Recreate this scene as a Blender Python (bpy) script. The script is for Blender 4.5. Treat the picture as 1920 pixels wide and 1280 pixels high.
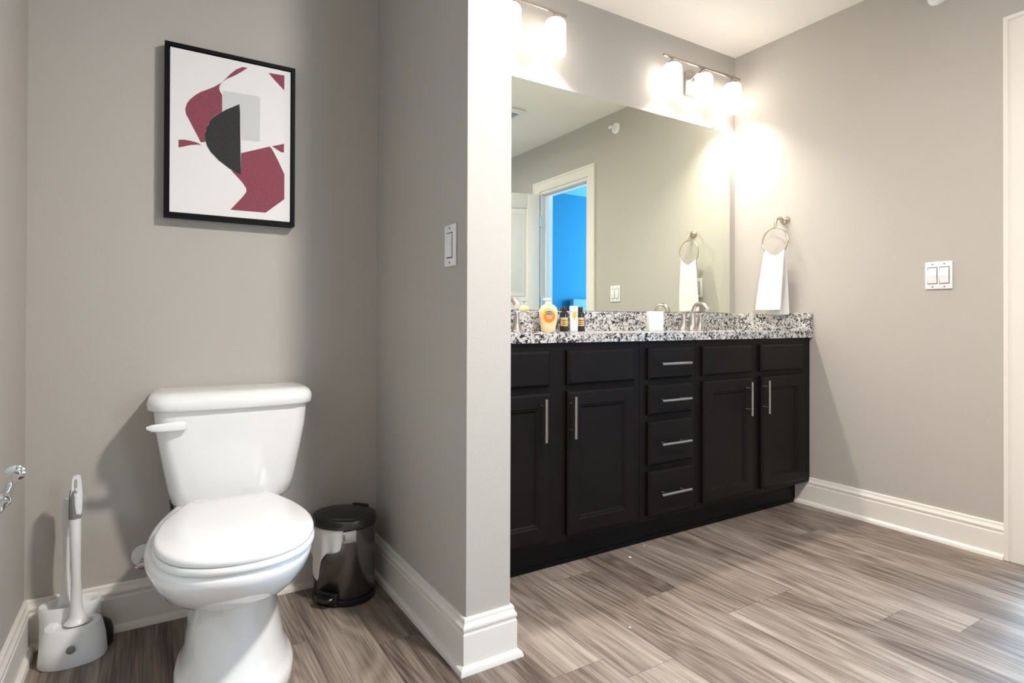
import bpy, bmesh, math, random
from mathutils import Vector, Matrix
PI = math.pi
random.seed(7)
for o in list(bpy.data.objects):
    bpy.data.objects.remove(o)
S = bpy.context.scene
C = S.collection

# ------------------------------------------------------------ camera
yaw, pitch, roll = map(math.radians, (31.7846, 0.3088, 0.1716))
F = Vector((math.sin(yaw), math.cos(yaw), 0)); R = Vector((math.cos(yaw), -math.sin(yaw), 0)); U = Vector((0, 0, 1))
F2 = F * math.cos(pitch) + U * math.sin(pitch); U2 = U * math.cos(pitch) - F * math.sin(pitch)
R3 = R * math.cos(roll) + U2 * math.sin(roll); U3 = U2 * math.cos(roll) - R * math.sin(roll)
cd = bpy.data.cameras.new('camera'); cam = bpy.data.objects.new('camera', cd); C.objects.link(cam)
M = Matrix((R3, U3, -F2)).transposed().to_4x4(); M.translation = Vector((-2.85, -2.1726, 0.925))
cam.matrix_world = M
cd.sensor_width = 36; cd.lens = 1093.95 / 1920 * 36; cd.shift_y = -(640 - 595.91) / 1920
cd.clip_start = .02
S.camera = cam

# ------------------------------------------------------------ world, lights, exposure
w = bpy.data.worlds.new('world'); S.world = w; w.use_nodes = True
w.node_tree.nodes['Background'].inputs[0].default_value = (.55, .75, 1, 1)
w.node_tree.nodes['Background'].inputs[1].default_value = .3
S.view_settings.view_transform = 'Standard'; S.view_settings.look = 'None'
S.view_settings.gamma = 1; S.view_settings.use_curve_mapping = False
S.view_settings.exposure = 1.2

def area(name, loc, target, sx, sy, power, col, shape='RECTANGLE'):
    l = bpy.data.lights.new(name, 'AREA'); l.shape = shape; l.size = sx; l.size_y = sy
    l.energy = power; l.color = col
    o = bpy.data.objects.new(name, l); C.objects.link(o); o.location = loc
    o.rotation_euler = (Vector(target) - Vector(loc)).to_track_quat('-Z', 'Y').to_euler()
    return o
CEIL_LIGHT = (-1.72, -1.80)
SCONCE_E = 3.0
BULB_W = 8.5
CEIL_E = 29
area('ceiling_light_glow', (CEIL_LIGHT[0], CEIL_LIGHT[1], 2.345), (CEIL_LIGHT[0], CEIL_LIGHT[1], 0), .18, .18, CEIL_E, (1, .94, .885), 'DISK')
# daylight through the bedroom window, and a cool fill light added behind the camera
area('bedroom_daylight', (3.9, -1.9, 1.45), (0, -1.7, .9), 2.2, 1.5, 340, (.50, .75, 1))
area('bath_cool_fill', (-1.1, -3.95, 1.55), (-1.6, 0, 1.1), 1.0, 1.0, 16, (.66, .83, 1))

# ------------------------------------------------------------ materials
def mat(name, col, rough=.5, metal=0, spec=.5, bump=0, bscale=100, coat=0, var=0, vscale=5, emit=None, es=0, trans=0, alpha=1, sss=0, ior=1.45):
    m = bpy.data.materials.new(name); m.use_nodes = True; nt = m.node_tree; b = nt.nodes['Principled BSDF']
    b.inputs['Base Color'].default_value = (*col, 1); b.inputs['Roughness'].default_value = rough
    b.inputs['Metallic'].default_value = metal; b.inputs['Specular IOR Level'].default_value = spec
    b.inputs['Coat Weight'].default_value = coat; b.inputs['Coat Roughness'].default_value = .05
    b.inputs['Transmission Weight'].default_value = trans; b.inputs['IOR'].default_value = ior
    if emit: b.inputs['Emission Color'].default_value = (*emit, 1); b.inputs['Emission Strength'].default_value = es
    tc = nt.nodes.new('ShaderNodeTexCoord')
    if var:
        n = nt.nodes.new('ShaderNodeTexNoise'); n.inputs['Scale'].default_value = vscale; n.inputs['Detail'].default_value = 4
        nt.links.new(tc.outputs['Object'], n.inputs['Vector'])
        r = nt.nodes.new('ShaderNodeMapRange'); r.inputs[3].default_value = 1 - var; r.inputs[4].default_value = 1 + var
        nt.links.new(n.outputs['Fac'], r.inputs[0])
        mx = nt.nodes.new('ShaderNodeVectorMath'); mx.operation = 'SCALE'; mx.inputs[0].default_value = col
        nt.links.new(r.outputs[0], mx.inputs['Scale']); nt.links.new(mx.outputs[0], b.inputs['Base Color'])
    if bump:
        n = nt.nodes.new('ShaderNodeTexNoise'); n.inputs['Scale'].default_value = bscale; n.inputs['Detail'].default_value = 3
        nt.links.new(tc.outputs['Object'], n.inputs['Vector'])
        bp = nt.nodes.new('ShaderNodeBump'); bp.inputs['Strength'].default_value = bump; bp.inputs['Distance'].default_value = .002
        nt.links.new(n.outputs['Fac'], bp.inputs['Height']); nt.links.new(bp.outputs[0], b.inputs['Normal'])
    return m

m_wall = mat('greige_wall_paint', (.47, .44, .40), .65, spec=.25, bump=.25, bscale=240)
m_ceil = mat('ceiling_paint', (.87, .83, .78), .9, spec=.1)
m_trim = mat('cream_gloss_trim', (.78, .74, .69), .3, spec=.4)
m_porc = mat('white_porcelain', (.86, .86, .855), .08, spec=.6, coat=.5)
m_seatp = mat('white_seat_plastic', (.88, .88, .875), .16, spec=.5)
m_plastic = mat('white_plastic', (.82, .83, .84), .3)
m_greyp = mat('grey_rubber_grip', (.22, .22, .22), .55)
m_blackp = mat('black_plastic', (.012, .012, .014), .35)
m_darkr = mat('dark_grey_plastic', (.06, .06, .065), .35)
m_steel = mat('brushed_steel', (.20, .195, .19), .24, 1)
m_steeld = mat('dark_brushed_steel', (.10, .098, .095), .32, 1)
m_chrome = mat('chrome', (.82, .83, .85), .08, 1)
m_nickel = mat('brushed_nickel', (.50, .46, .42), .28, 1)
m_brass = mat('warm_nickel', (.66, .56, .45), .28, 1)
m_cab = mat('espresso_stained_wood', (.0065, .0050, .0048), .44, spec=.20, bump=.25, bscale=60, var=.28, vscale=9)
m_cabk = mat('espresso_toe_kick', (.004, .0035, .0035), .5, spec=.25)
m_mirror = mat('mirror_silver', (.90, .94, .85), .0, 1)
m_towel = mat('white_terry_cloth', (.74, .735, .72), .95, spec=.1, bump=1.0, bscale=320)
m_frame = mat('black_picture_frame', (.0015, .0018, .0025), .5, spec=.15)
m_canvas = mat('canvas_white', (.80, .78, .765), .8, spec=.1)
m_maroon = mat('art_maroon', (.26, .075, .10), .8, spec=.1, var=.25, vscale=160)
m_char = mat('art_charcoal', (.045, .045, .045), .8, spec=.1, var=.3, vscale=200)
m_lgrey = mat('art_light_grey', (.62, .62, .62), .8, spec=.1)
m_gap = mat('dark_gap', (.02, .02, .02), .8)
m_soap = mat('cream_liquid_soap', (.74, .58, .36), .25, coat=.3)
m_orange = mat('label_orange', (.80, .20, .015), .4)
m_yellow = mat('label_yellow', (.85, .42, .05), .4)
m_blue = mat('label_blue', (.03, .09, .32), .4)
m_white = mat('print_white', (.70, .70, .70), .5)
m_bottle = mat('black_gloss_bottle', (.008, .008, .01), .12, coat=.6)
m_gold = mat('gold_label', (.75, .50, .20), .35, .6)
m_marble = mat('white_marble_resin', (.62, .61, .60), .3, var=.12, vscale=24)
m_bag = mat('white_bin_liner', (.85, .84, .81), .7, spec=.2, bump=.5, bscale=30)
m_paper = mat('paper_scrap', (.85, .85, .83), .9)
m_hinge = mat('satin_hinge', (.35, .38, .42), .35, 1)
m_bedwall = mat('bedroom_blue_paint', (.014, .118, .215), .8, spec=.1)
m_bedceil = mat('bedroom_ceiling_paint', (.11, .29, .40), .9, spec=.1)
m_head = mat('headboard_fabric', (.10, .22, .32), .9, bump=.5, bscale=200)
m_sheet = mat('bed_linen', (.45, .62, .75), .9)
m_carpet = mat('bedroom_carpet', (.30, .33, .36), .95, bump=.6, bscale=200)
m_glass = mat('frosted_fill_glass', (.8, .85, .9), .5, emit=(.75, .88, 1), es=1.2)  # glowing pane meant for the added fill window, on no object
def shade_mat():
    m = bpy.data.materials.new('lit_opal_glass'); m.use_nodes = True; b = m.node_tree.nodes['Principled BSDF']
    b.inputs['Base Color'].default_value = (.9, .9, .9, 1); b.inputs['Roughness'].default_value = .3
    b.inputs['Emission Color'].default_value = (1, .925, .84, 1); b.inputs['Emission Strength'].default_value = SCONCE_E
    return m
m_shade = shade_mat()
m_dome = mat('lit_dome_glass', (.9, .9, .9), .4, emit=(1, .9, .8), es=3)

def granite():
    m = bpy.data.materials.new('speckled_granite'); m.use_nodes = True; nt = m.node_tree; L = nt.links; b = nt.nodes['Principled BSDF']
    tc = nt.nodes.new('ShaderNodeTexCoord')
    n0 = nt.nodes.new('ShaderNodeTexNoise'); n0.inputs['Scale'].default_value = 90; n0.inputs['Detail'].default_value = 2
    L.new(tc.outputs['Object'], n0.inputs['Vector'])
    ad = nt.nodes.new('ShaderNodeMixRGB'); ad.blend_type = 'LINEAR_LIGHT'; ad.inputs[0].default_value = .012
    L.new(tc.outputs['Object'], ad.inputs[1]); L.new(n0.outputs['Color'], ad.inputs[2])
    v = nt.nodes.new('ShaderNodeTexVoronoi'); v.inputs['Scale'].default_value = 135
    L.new(ad.outputs[0], v.inputs['Vector'])
    sep = nt.nodes.new('ShaderNodeSeparateColor'); L.new(v.outputs['Color'], sep.inputs[0])
    n1 = nt.nodes.new('ShaderNodeTexNoise'); n1.inputs['Scale'].default_value = 28; n1.inputs['Detail'].default_value = 3
    L.new(tc.outputs['Object'], n1.inputs['Vector'])
    a = nt.nodes.new('ShaderNodeMath'); a.operation = 'MULTIPLY_ADD'; a.inputs[1].default_value = .9; 
    L.new(n1.outputs['Fac'], a.inputs[0]); L.new(sep.outputs[0], a.inputs[2])
    s = nt.nodes.new('ShaderNodeMath'); s.operation = 'SUBTRACT'; s.inputs[1].default_value = .45
    L.new(a.outputs[0], s.inputs[0])
    r = nt.nodes.new('ShaderNodeValToRGB'); r.color_ramp.interpolation = 'CONSTANT'
    e = r.color_ramp.elements; e[0].position = 0; e[0].color = (.015, .015, .018, 1)
    e[1].position = .16; e[1].color = (.10, .095, .095, 1)
    for p, c in ((.27, (.21, .20, .195)), (.38, (.37, .355, .34)), (.52, (.52, .505, .485)), (.8, (.64, .63, .61))):
        q = e.new(p); q.color = (*c, 1)
    L.new(s.outputs[0], r.inputs[0]); L.new(r.outputs[0], b.inputs['Base Color'])
    b.inputs['Roughness'].default_value = .22; b.inputs['Specular IOR Level'].default_value = .3
    return m
m_granite = granite()

def floor_mat():
    m = bpy.data.materials.new('grey_oak_vinyl_planks'); m.use_nodes = True; nt = m.node_tree; L = nt.links; b = nt.nodes['Principled BSDF']
    N = lambda t: nt.nodes.new(t)
    def math_(op, a, bb=None, c=None):
        n = N('ShaderNodeMath'); n.operation = op
        for i, x in enumerate((a, bb, c)):
            if x is None: continue
            if isinstance(x, (int, float)): n.inputs[i].default_value = x
            else: L.new(x, n.inputs[i])
        return n.outputs[0]
    tc = N('ShaderNodeTexCoord'); sp = N('ShaderNodeSeparateXYZ'); L.new(tc.outputs['Object'], sp.inputs[0])
    W, LEN = .167, 1.22
    rx = math_('DIVIDE', math_('ADD', sp.outputs[0], .12), W)
    row = math_('FLOOR', rx)
    wn = N('ShaderNodeTexWhiteNoise'); wn.noise_dimensions = '1D'; L.new(row, wn.inputs['W'])
    ly = math_('ADD', math_('DIVIDE', sp.outputs[1], LEN), math_('MULTIPLY', wn.outputs['Value'], 7.31))
    col = math_('FLOOR', ly)
    cv = N('ShaderNodeCombineXYZ'); L.new(row, cv.inputs[0]); L.new(col, cv.inputs[1])
    w2 = N('ShaderNodeTexWhiteNoise'); w2.noise_dimensions = '3D'; L.new(cv.outputs[0], w2.inputs['Vector'])
    fx = math_('FRACT', rx); fy = math_('FRACT', ly)
    ex = math_('MULTIPLY', math_('MINIMUM', fx, math_('SUBTRACT', 1, fx)), W)
    ey = math_('MULTIPLY', math_('MINIMUM', fy, math_('SUBTRACT', 1, fy)), LEN)
    edge = math_('MINIMUM', ex, ey)
    seam = N('ShaderNodeMapRange'); L.new(edge, seam.inputs[0]); seam.inputs[1].default_value = .0002; seam.inputs[2].default_value = .0012
    # grain coordinates, shifted per plank
    sh = N('ShaderNodeVectorMath'); sh.operation = 'SCALE'; L.new(w2.outputs['Color'], sh.inputs[0]); sh.inputs['Scale'].default_value = 17
    av = N('ShaderNodeVectorMath'); L.new(tc.outputs['Object'], av.inputs[0]); L.new(sh.outputs[0], av.inputs[1])
    mp = N('ShaderNodeMapping'); mp.inputs['Scale'].default_value = (6.5, .75, 1); L.new(av.outputs[0], mp.inputs[0])
    n1 = N('ShaderNodeTexNoise'); n1.inputs['Scale'].default_value = 1; n1.inputs['Detail'].default_value = 2; n1.inputs['Roughness'].default_value = .45
    n1.inputs['Distortion'].default_value = .35
    L.new(mp.outputs[0], n1.inputs[0])
    rings = math_('SINE', math_('MULTIPLY', n1.outputs['Fac'], 95))
    rings = math_('MULTIPLY_ADD', rings, .5, .5)
    mp2 = N('ShaderNodeMapping'); mp2.inputs['Scale'].default_value = (230, 5, 1); L.new(av.outputs[0], mp2.inputs[0])
    n2 = N('ShaderNodeTexNoise'); n2.inputs['Scale'].default_value = 1; n2.inputs['Detail'].default_value = 4; L.new(mp2.outputs[0], n2.inputs[0])
    mp3 = N('ShaderNodeMapping'); mp3.inputs['Scale'].default_value = (10, 1.1, 1); L.new(av.outputs[0], mp3.inputs[0])
    n3 = N('ShaderNodeTexNoise'); n3.inputs['Scale'].default_value = 1; n3.inputs['Detail'].default_value = 5; n3.inputs['Distortion'].default_value = 1.2; L.new(mp3.outputs[0], n3.inputs[0])
    f = math_('ADD', math_('MULTIPLY', rings, .10), math_('MULTIPLY', n2.outputs['Fac'], .50))
    f = math_('ADD', f, math_('MULTIPLY', n3.outputs['Fac'], .62))
    f = math_('ADD', f, math_('MULTIPLY', w2.outputs['Value'], .16))
    r = N('ShaderNodeValToRGB'); e = r.color_ramp.elements
    e[0].position = .42; e[0].color = (.052, .037, .029, 1); e[1].position = .97; e[1].color = (.43, .365, .31, 1)
    q = e.new(.58); q.color = (.145, .110, .089, 1); q = e.new(.75); q.color = (.262, .213, .176, 1)
    L.new(f, r.inputs[0])
    mx = N('ShaderNodeMixRGB'); mx.blend_type = 'MULTIPLY'; mx.inputs[0].default_value = 1
    L.new(r.outputs[0], mx.inputs[1])
    sr = math_('MULTIPLY_ADD', seam.outputs[0], .65, .35)
    L.new(sr, mx.inputs[2]); L.new(mx.outputs[0], b.inputs['Base Color'])
    b.inputs['Roughness'].default_value = .42; b.inputs['Specular IOR Level'].default_value = .35
    bp = N('ShaderNodeBump'); bp.inputs['Strength'].default_value = .25; bp.inputs['Distance'].default_value = .001
    L.new(math_('ADD', math_('MULTIPLY', f, .5), seam.outputs[0]), bp.inputs['Height']); L.new(bp.outputs[0], b.inputs['Normal'])
    return m
m_floor = floor_mat()

# ------------------------------------------------------------ mesh helpers
def finish(name, bm, material, parent=None, smooth=True, angle=35, flip=True):
    bmesh.ops.recalc_face_normals(bm, faces=bm.faces) if flip else None
    me = bpy.data.meshes.new(name); bm.to_mesh(me); bm.free()
    mats = material if isinstance(material, (list, tuple)) else [material]
    for m in mats: me.materials.append(m)
    if smooth:
        for p in me.polygons: p.use_smooth = True
        me.set_sharp_from_angle(angle=math.radians(angle))
    o = bpy.data.objects.new(name, me); C.objects.link(o)
    if parent: o.parent = parent
    return o
def box(bm, x0, x1, y0, y1, z0, z1, bev=0, seg=2, mi=0):
    t = bmesh.new(); bmesh.ops.create_cube(t, size=1)
    for v in t.verts:
        v.co = Vector(((x0 + x1) / 2 + v.co.x * (x1 - x0), (y0 + y1) / 2 + v.co.y * (y1 - y0), (z0 + z1) / 2 + v.co.z * (z1 - z0)))
    if bev: bmesh.ops.bevel(t, geom=t.edges[:], offset=bev, segments=seg, affect='EDGES', profile=.5)
    merge(bm, t, mi)
def merge(bm, t, mi=0):
    vm = {}
    for v in t.verts: vm[v] = bm.verts.new(v.co)
    for f in t.faces:
        try:
            nf = bm.faces.new([vm[v] for v in f.verts]); nf.material_index = mi
        except ValueError: pass
    t.free()
def loft(bm, rings, cap0=True, cap1=True, closed=True, mi=0):
    vs = [[bm.verts.new(p) for p in r] for r in rings]
    n = len(vs[0])
    for a, b in zip(vs, vs[1:]):
        for i in range(n if closed else n - 1):
            j = (i + 1) % n
            f = bm.faces.new((a[i], a[j], b[j], b[i])); f.material_index = mi
    if cap0: bm.faces.new(vs[0][::-1]).material_index = mi
    if cap1: bm.faces.new(vs[-1]).material_index = mi
def circle(c, r, n, axis='z', ry=None):
    ry = ry or r; out = []
    for i in range(n):
        a = 2 * PI * i / n; u, v = r * math.cos(a), ry * math.sin(a)
        out.append(Vector(c) + (Vector((u, v, 0)) if axis == 'z' else Vector((0, u, v)) if axis == 'x' else Vector((u, 0, v))))
    return out
def lathe(bm, prof, c=(0, 0, 0), n=32, axis='z', sy=1, mi=0, cap=True):
    rings = []
    for r, h in prof:
        off = Vector((0, 0, h)) if axis == 'z' else Vector((h, 0, 0)) if axis == 'x' else Vector((0, h, 0))
        rings.append(circle(Vector(c) + off, max(r, .0002), n, axis, max(r, .0002) * sy))
    loft(bm, rings, cap, cap, mi=mi)
def tube(bm, pts, rad, n=12, closed=False, cap=True, mi=0, flat=None):
    pts = [Vector(p) for p in pts]; N = len(pts)
    rads = rad if isinstance(rad, (list, tuple)) else [rad] * N
    up = None; rings = []
    for i, p in enumerate(pts):
        if closed: t = pts[(i + 1) % N] - pts[i - 1]
        else: t = pts[min(i + 1, N - 1)] - pts[max(i - 1, 0)]
        t.normalize()
        if up is None:
            up = Vector((0, 0, 1)) if abs(t.z) < .9 else Vector((1, 0, 0))
        up = (up - t * up.dot(t)).normalized(); s = t.cross(up)
        fl = flat[i] if flat else 1
        rings.append([p + (up * math.cos(2 * PI * k / n) * fl + s * math.sin(2 * PI * k / n)) * rads[i] for k in range(n)])
    if closed: rings.append([v.copy() for v in rings[0]])
    loft(bm, rings, cap and not closed, cap and not closed, mi=mi)
    if closed: bmesh.ops.remove_doubles(bm, verts=bm.verts, dist=1e-6)
def spline(P, sub=8, closed=False):
    P = [Vector(p) for p in P]; out = []; N = len(P)
    rng = range(N) if closed else range(N - 1)
    for i in rng:
        p0 = P[i - 1] if (closed or i > 0) else P[0]; p1 = P[i]; p2 = P[(i + 1) % N]; p3 = P[(i + 2) % N] if (closed or i + 2 < N) else P[-1]
        for k in range(sub):
            t = k / sub
            out.append(.5 * ((2 * p1) + (-p0 + p2) * t + (2 * p0 - 5 * p1 + 4 * p2 - p3) * t * t + (-p0 + 3 * p1 - 3 * p2 + p3) * t ** 3))
    if not closed: out.append(P[-1])
    return out
def prism_poly(bm, pts, y0, y1, mi=0):
    """polygon in the xz plane extruded in y"""
    loft(bm, [[Vector((x, y0, z)) for x, z in pts], [Vector((x, y1, z)) for x, z in pts]], mi=mi)

def thing(name, label, cat, loc=(0, 0, 0), rotz=0, group=None):
    o = bpy.data.objects.new(name, None); C.objects.link(o); o.location = loc; o.rotation_euler = (0, 0, rotz)
    o.empty_display_size = .05
    return tag(o, label, cat, group)
def tag(o, label, cat, group=None):
    o['label'] = label; o['category'] = cat
    if group: o['group'] = group
    return o
def struct(name, bm, m, parent=None, **k):
    o = finish(name, bm, m, parent, **k)
    if not parent: o['kind'] = 'structure'
    return o
def dup(root, loc, label):
    r = root.copy(); C.objects.link(r); r.location = loc; r['label'] = label
    for ch in list(root.children):
        c = ch.copy(); C.objects.link(c); c.parent = r
        for g in list(ch.children):
            d = g.copy(); C.objects.link(d); d.parent = c
    return r
def text(name, s, size, loc, rot, m, parent, ext=.0002, sx=1):
    cu = bpy.data.curves.new(name, 'FONT'); cu.body = s; cu.size = size; cu.extrude = ext; cu.align_x = 'CENTER'; cu.align_y = 'CENTER'
    t = bpy.data.objects.new(name + '_tmp', cu); C.objects.link(t)
    me = bpy.data.meshes.new_from_object(t.evaluated_get(bpy.context.evaluated_depsgraph_get()))
    bpy.data.objects.remove(t); me.materials.clear(); me.materials.append(m)
    o = bpy.data.objects.new(name, me); C.objects.link(o); o.location = loc; o.rotation_euler = rot; o.scale = (sx, 1, 1)
    if parent: o.parent = parent
    return o

# ------------------------------------------------------------ room shell
H = 2.44
XL, XP, XQ, YP, YT, YB = -3.147, -2.134, -1.997, -.79, -.06, -3.60
DY0, DY1, DZ = -1.335, -1.985, 2.03          # bathroom door opening in right wall
def sbox(name, *a, m=m_wall, **k):
    bm = bmesh.new(); box(bm, *a, **k); return struct(name, bm, m, smooth=False)
sbox('floor', XL - .1, .12, YB - .1, .1, -.05, 0, m=m_floor)
sbox('ceiling', XL - .1, .12, YB - .1, .1, H, H + .05, m=m_ceil)
sbox('wall_vanity', XQ, .12, 0, .1, 0, H)
sbox('wall_toilet', XL - .1, XP, YT, .1, 0, H)
bm = bmesh.new(); box(bm, XP, XQ, YP, .1, 0, H); struct('wall_partition', bm, m_wall, smooth=False)
sbox('wall_left', XL - .1, XL, YB - .1, YT, 0, H)
bm = bmesh.new()
box(bm, 0, .12, DY0, 0, 0, H); box(bm, 0, .12, YB - .1, DY1, 0, H); box(bm, 0, .12, DY1, DY0, DZ, H)
struct('wall_right', bm, m_wall, smooth=False)
# back wall behind the camera; its unseen window is made up for the fill light
bm = bmesh.new()
box(bm, XL, -1.6, YB - .1, YB, 0, H); box(bm, -.6, 0, YB - .1, YB, 0, H)
box(bm, -1.6, -.6, YB - .1, YB, 0, 1.05); box(bm, -1.6, -.6, YB - .1, YB, 2.05, H)
struct('wall_back', bm, m_wall, smooth=False)
bm = bmesh.new()
for a in ((-1.6, -1.54, 1.05, 2.05), (-.66, -.6, 1.05, 2.05), (-1.54, -.66, 1.05, 1.11), (-1.54, -.66, 1.99, 2.05), (-1.54, -.66, 1.53, 1.57)):
    box(bm, a[0], a[1], YB - .08, YB - .02, a[2], a[3], .004)
wf = struct('fill_window_1', bm, m_trim)

# tall moulded baseboard with shoe moulding: profile (distance from wall, z)
BB = [(0, 0), (.028, 0), (.0275, .007), (.025, .0135), (.020, .018), (.0145, .020), (.0145, .098), (.0125, .101), (.0125, .107), (.0145, .110), (.0145, .116),
      (.011, .122), (.0085, .128), (.0085, .134), (.006, .1385), (0, .1385)]
def baseboard(name, path, sign=1):
    """path: wall-line points; the board stands to the left of the travel direction * sign"""
    P = [Vector((*p, 0)) for p in path]; rings = []
    for i, p in enumerate(P):
        def nrm(a, b):
            d = (b - a).normalized(); return Vector((-d.y, d.x, 0)) * sign
        if i == 0: o = nrm(P[0], P[1])
        elif i == len(P) - 1: o = nrm(P[-2], P[-1])
        else:
            n1, n2 = nrm(P[i - 1], p), nrm(p, P[i + 1]); o = (n1 + n2); o = o / (1 + n1.dot(n2))
        rings.append([p + o * d + Vector((0, 0, z)) for d, z in BB])
    bm = bmesh.new(); loft(bm, rings)
    return struct(name, bm, m_trim, angle=25)
CAS_W = .09
baseboard('baseboard_right', [(0, -.36), (0, DY0 + .0885)], -1)
baseboard('baseboard_right_rear', [(0, DY1 - .0885), (0, YB)], -1)
baseboard('baseboard_toilet_wall', [(XL, YB), (XL, YT), (XP, YT), (XP, YP), (XQ, YP), (XQ, -.46)], -1)
baseboard('baseboard_back', [(0, YB), (XL, YB)], -1)

# door casing: trim around the opening on the right wall
def casing(name, xw, sgn):
    # mitred profile swept round the opening: (distance outward from opening, thickness)
    prof = [(.005, 0), (.005, .009), (.010, .012), (.045, .014), (.062, .0155), (.068, .0125), (.071, .0125), (.074, .018), (.0885, .018), (.0885, 0)]
    bm = bmesh.new(); rings = []
    for (y, z, oy, oz) in ((DY0, 0, 1, 0), (DY0, DZ, 1, 1), (DY1, DZ, -1, 1), (DY1, 0, -1, 0)):
        rings.append([Vector((xw - sgn * t, y + oy * d, z + oz * d)) for d, t in prof])
    loft(bm, rings)
    return struct(name, bm, m_trim, angle=25)
casing('trim_1', 0, 1)
casing('trim_2', .12, -1)
bm = bmesh.new()
box(bm, -.001, .121, DY0 - .018, DY0 + .004, 0, DZ); box(bm, -.001, .121, DY1 - .004, DY1 + .018, 0, DZ); box(bm, -.001, .121, DY1 + .018, DY0 - .018, DZ - .018, DZ + .004)
for y0, y1 in ((DY0 - .03, DY0 - .018), (DY1 + .018, DY1 + .03)): box(bm, .045, .08, y0, y1, 0, DZ - .018)
box(bm, .045, .08, DY1 + .03, DY0 - .03, DZ - .03, DZ - .018)
struct('trim_3', bm, m_trim, smooth=False)

# ------------------------------------------------------------ door leaf (open, hinged on the far jamb)
DW = .615
door = bpy.data.objects.new('door_1', None); C.objects.link(door); door['kind'] = 'structure'
door.location = (-.012, DY1 + .012, 0); door.rotation_euler = (0, 0, math.radians(197))
bm = bmesh.new()
def panel_face(bm, x0, x1, z0, z1, y, s, loops):
    rings = []
    for ins, d in loops:
        yy = y + s * d
        rings.append([Vector((x0 + ins, yy, z0 + ins)), Vector((x1 - ins, yy, z0 + ins)), Vector((x1 - ins, yy, z1 - ins)), Vector((x0 + ins, yy, z1 - ins))])
    loft(bm, rings, True, True)
box(bm, 0, .11, 0, .035, .012, 2.015, .002); box(bm, DW - .11, DW, 0, .035, .012, 2.015, .002)
for z0, z1 in ((.012, .24), (.95, 1.12), (1.89, 2.015)): box(bm, .11, DW - .11, 0, .035, z0, z1, .001)
for z0, z1 in ((.24, .95), (1.12, 1.89)):
    box(bm, .11, DW - .11, .010, .025, z0, z1)
    for y, s in ((.010, -1), (.025, 1)):
        panel_face(bm, .125, DW - .125, z0 + .015, z1 - .015, y, s, [(0, 0), (.004, .003), (.03, .003), (.045, .007)])
finish('door_panel', bm, m_trim, door)
for zc in (1.78, 1.08, .3):
    bm = bmesh.new(); box(bm, -.006, .001, -.004, .034, zc - .045, zc + .045, .0015)
    lathe(bm, [(.006, -.045), (.006, .045)], (-.008, -.006, zc), 12)
    finish('hinge', bm, m_hinge, door)
bm = bmesh.new()
for s, y in ((-1, 0), (1, .035)):
    lathe(bm, [(.030, 0), (.030, .006 * s), (.012, .009 * s), (.012, .045 * s), (.026, .05 * s), (.028, .06 * s), (.022, .07 * s), (.003, .073 * s)], (DW - .06, y, .95), 24, 'y')
finish('door_knob', bm, m_nickel, door)

# ------------------------------------------------------------ bedroom beyond the door
sbox('floor_bedroom', .12, 4.3, -3.5, .3, -.05, 0, m=m_carpet)
sbox('ceiling_bedroom', .12, 4.3, -3.5, .3, H, H + .05, m=m_bedceil)
sbox('wall_bedroom_far', .12, 4.3, -3.50, -3.40, 0, H, m=m_bedwall)
sbox('wall_bedroom_near', .12, 4.3, .2, .3, 0, H, m=m_bedwall)
bm = bmesh.new()
box(bm, 4.0, 4.1, -3.4, -3.05, 0, H); box(bm, 4.0, 4.1, -.75, .2, 0, H); box(bm, 4.0, 4.1, -3.05, -.75, 0, .65); box(bm, 4.0, 4.1, -3.05, -.75, 2.2, H)
struct('wall_bedroom_window', bm, m_bedwall, smooth=False)
bm = bmesh.new()
for a in ((-3.05, -2.99, .65, 2.2), (-.81, -.75, .65, 2.2), (-1.93, -1.87, .65, 2.2), (-2.99, -.81, .65, .71), (-2.99, -.81, 2.14, 2.2)):
    box(bm, 4.03, 4.08, a[0], a[1], a[2], a[3], .004)
struct('window_2', bm, m_trim)
bed = thing('bed', 'bed with grey-blue upholstered headboard in the bedroom beyond the doorway', 'bed', (2.14, -3.385, 0))
bm = bmesh.new(); box(bm, -.75, .75, 0, .07, .1, 1.19, .015, 3); finish('headboard', bm, m_head, bed)
bm = bmesh.new(); box(bm, -.72, .72, .07, 2.0, .12, .32, .01); finish('bed_frame', bm, m_head, bed)
bm = bmesh.new(); box(bm, -.74, .74, .075, 1.98, .32, .60, .05, 4); finish('mattress', bm, m_sheet, bed)
for sx in (-1, 1):
    bm = bmesh.new(); box(bm, sx * .37 - .32, sx * .37 + .32, .10, .48, .60, .74, .06, 5); finish('pillow', bm, m_sheet, bed)
for sx in (-1, 1):
    for yy in (.12, 1.9):
        bm = bmesh.new(); box(bm, sx * .66 - .03, sx * .66 + .03, yy, yy + .06, 0, .12, .004); finish('leg', bm, m_blackp, bed)

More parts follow.
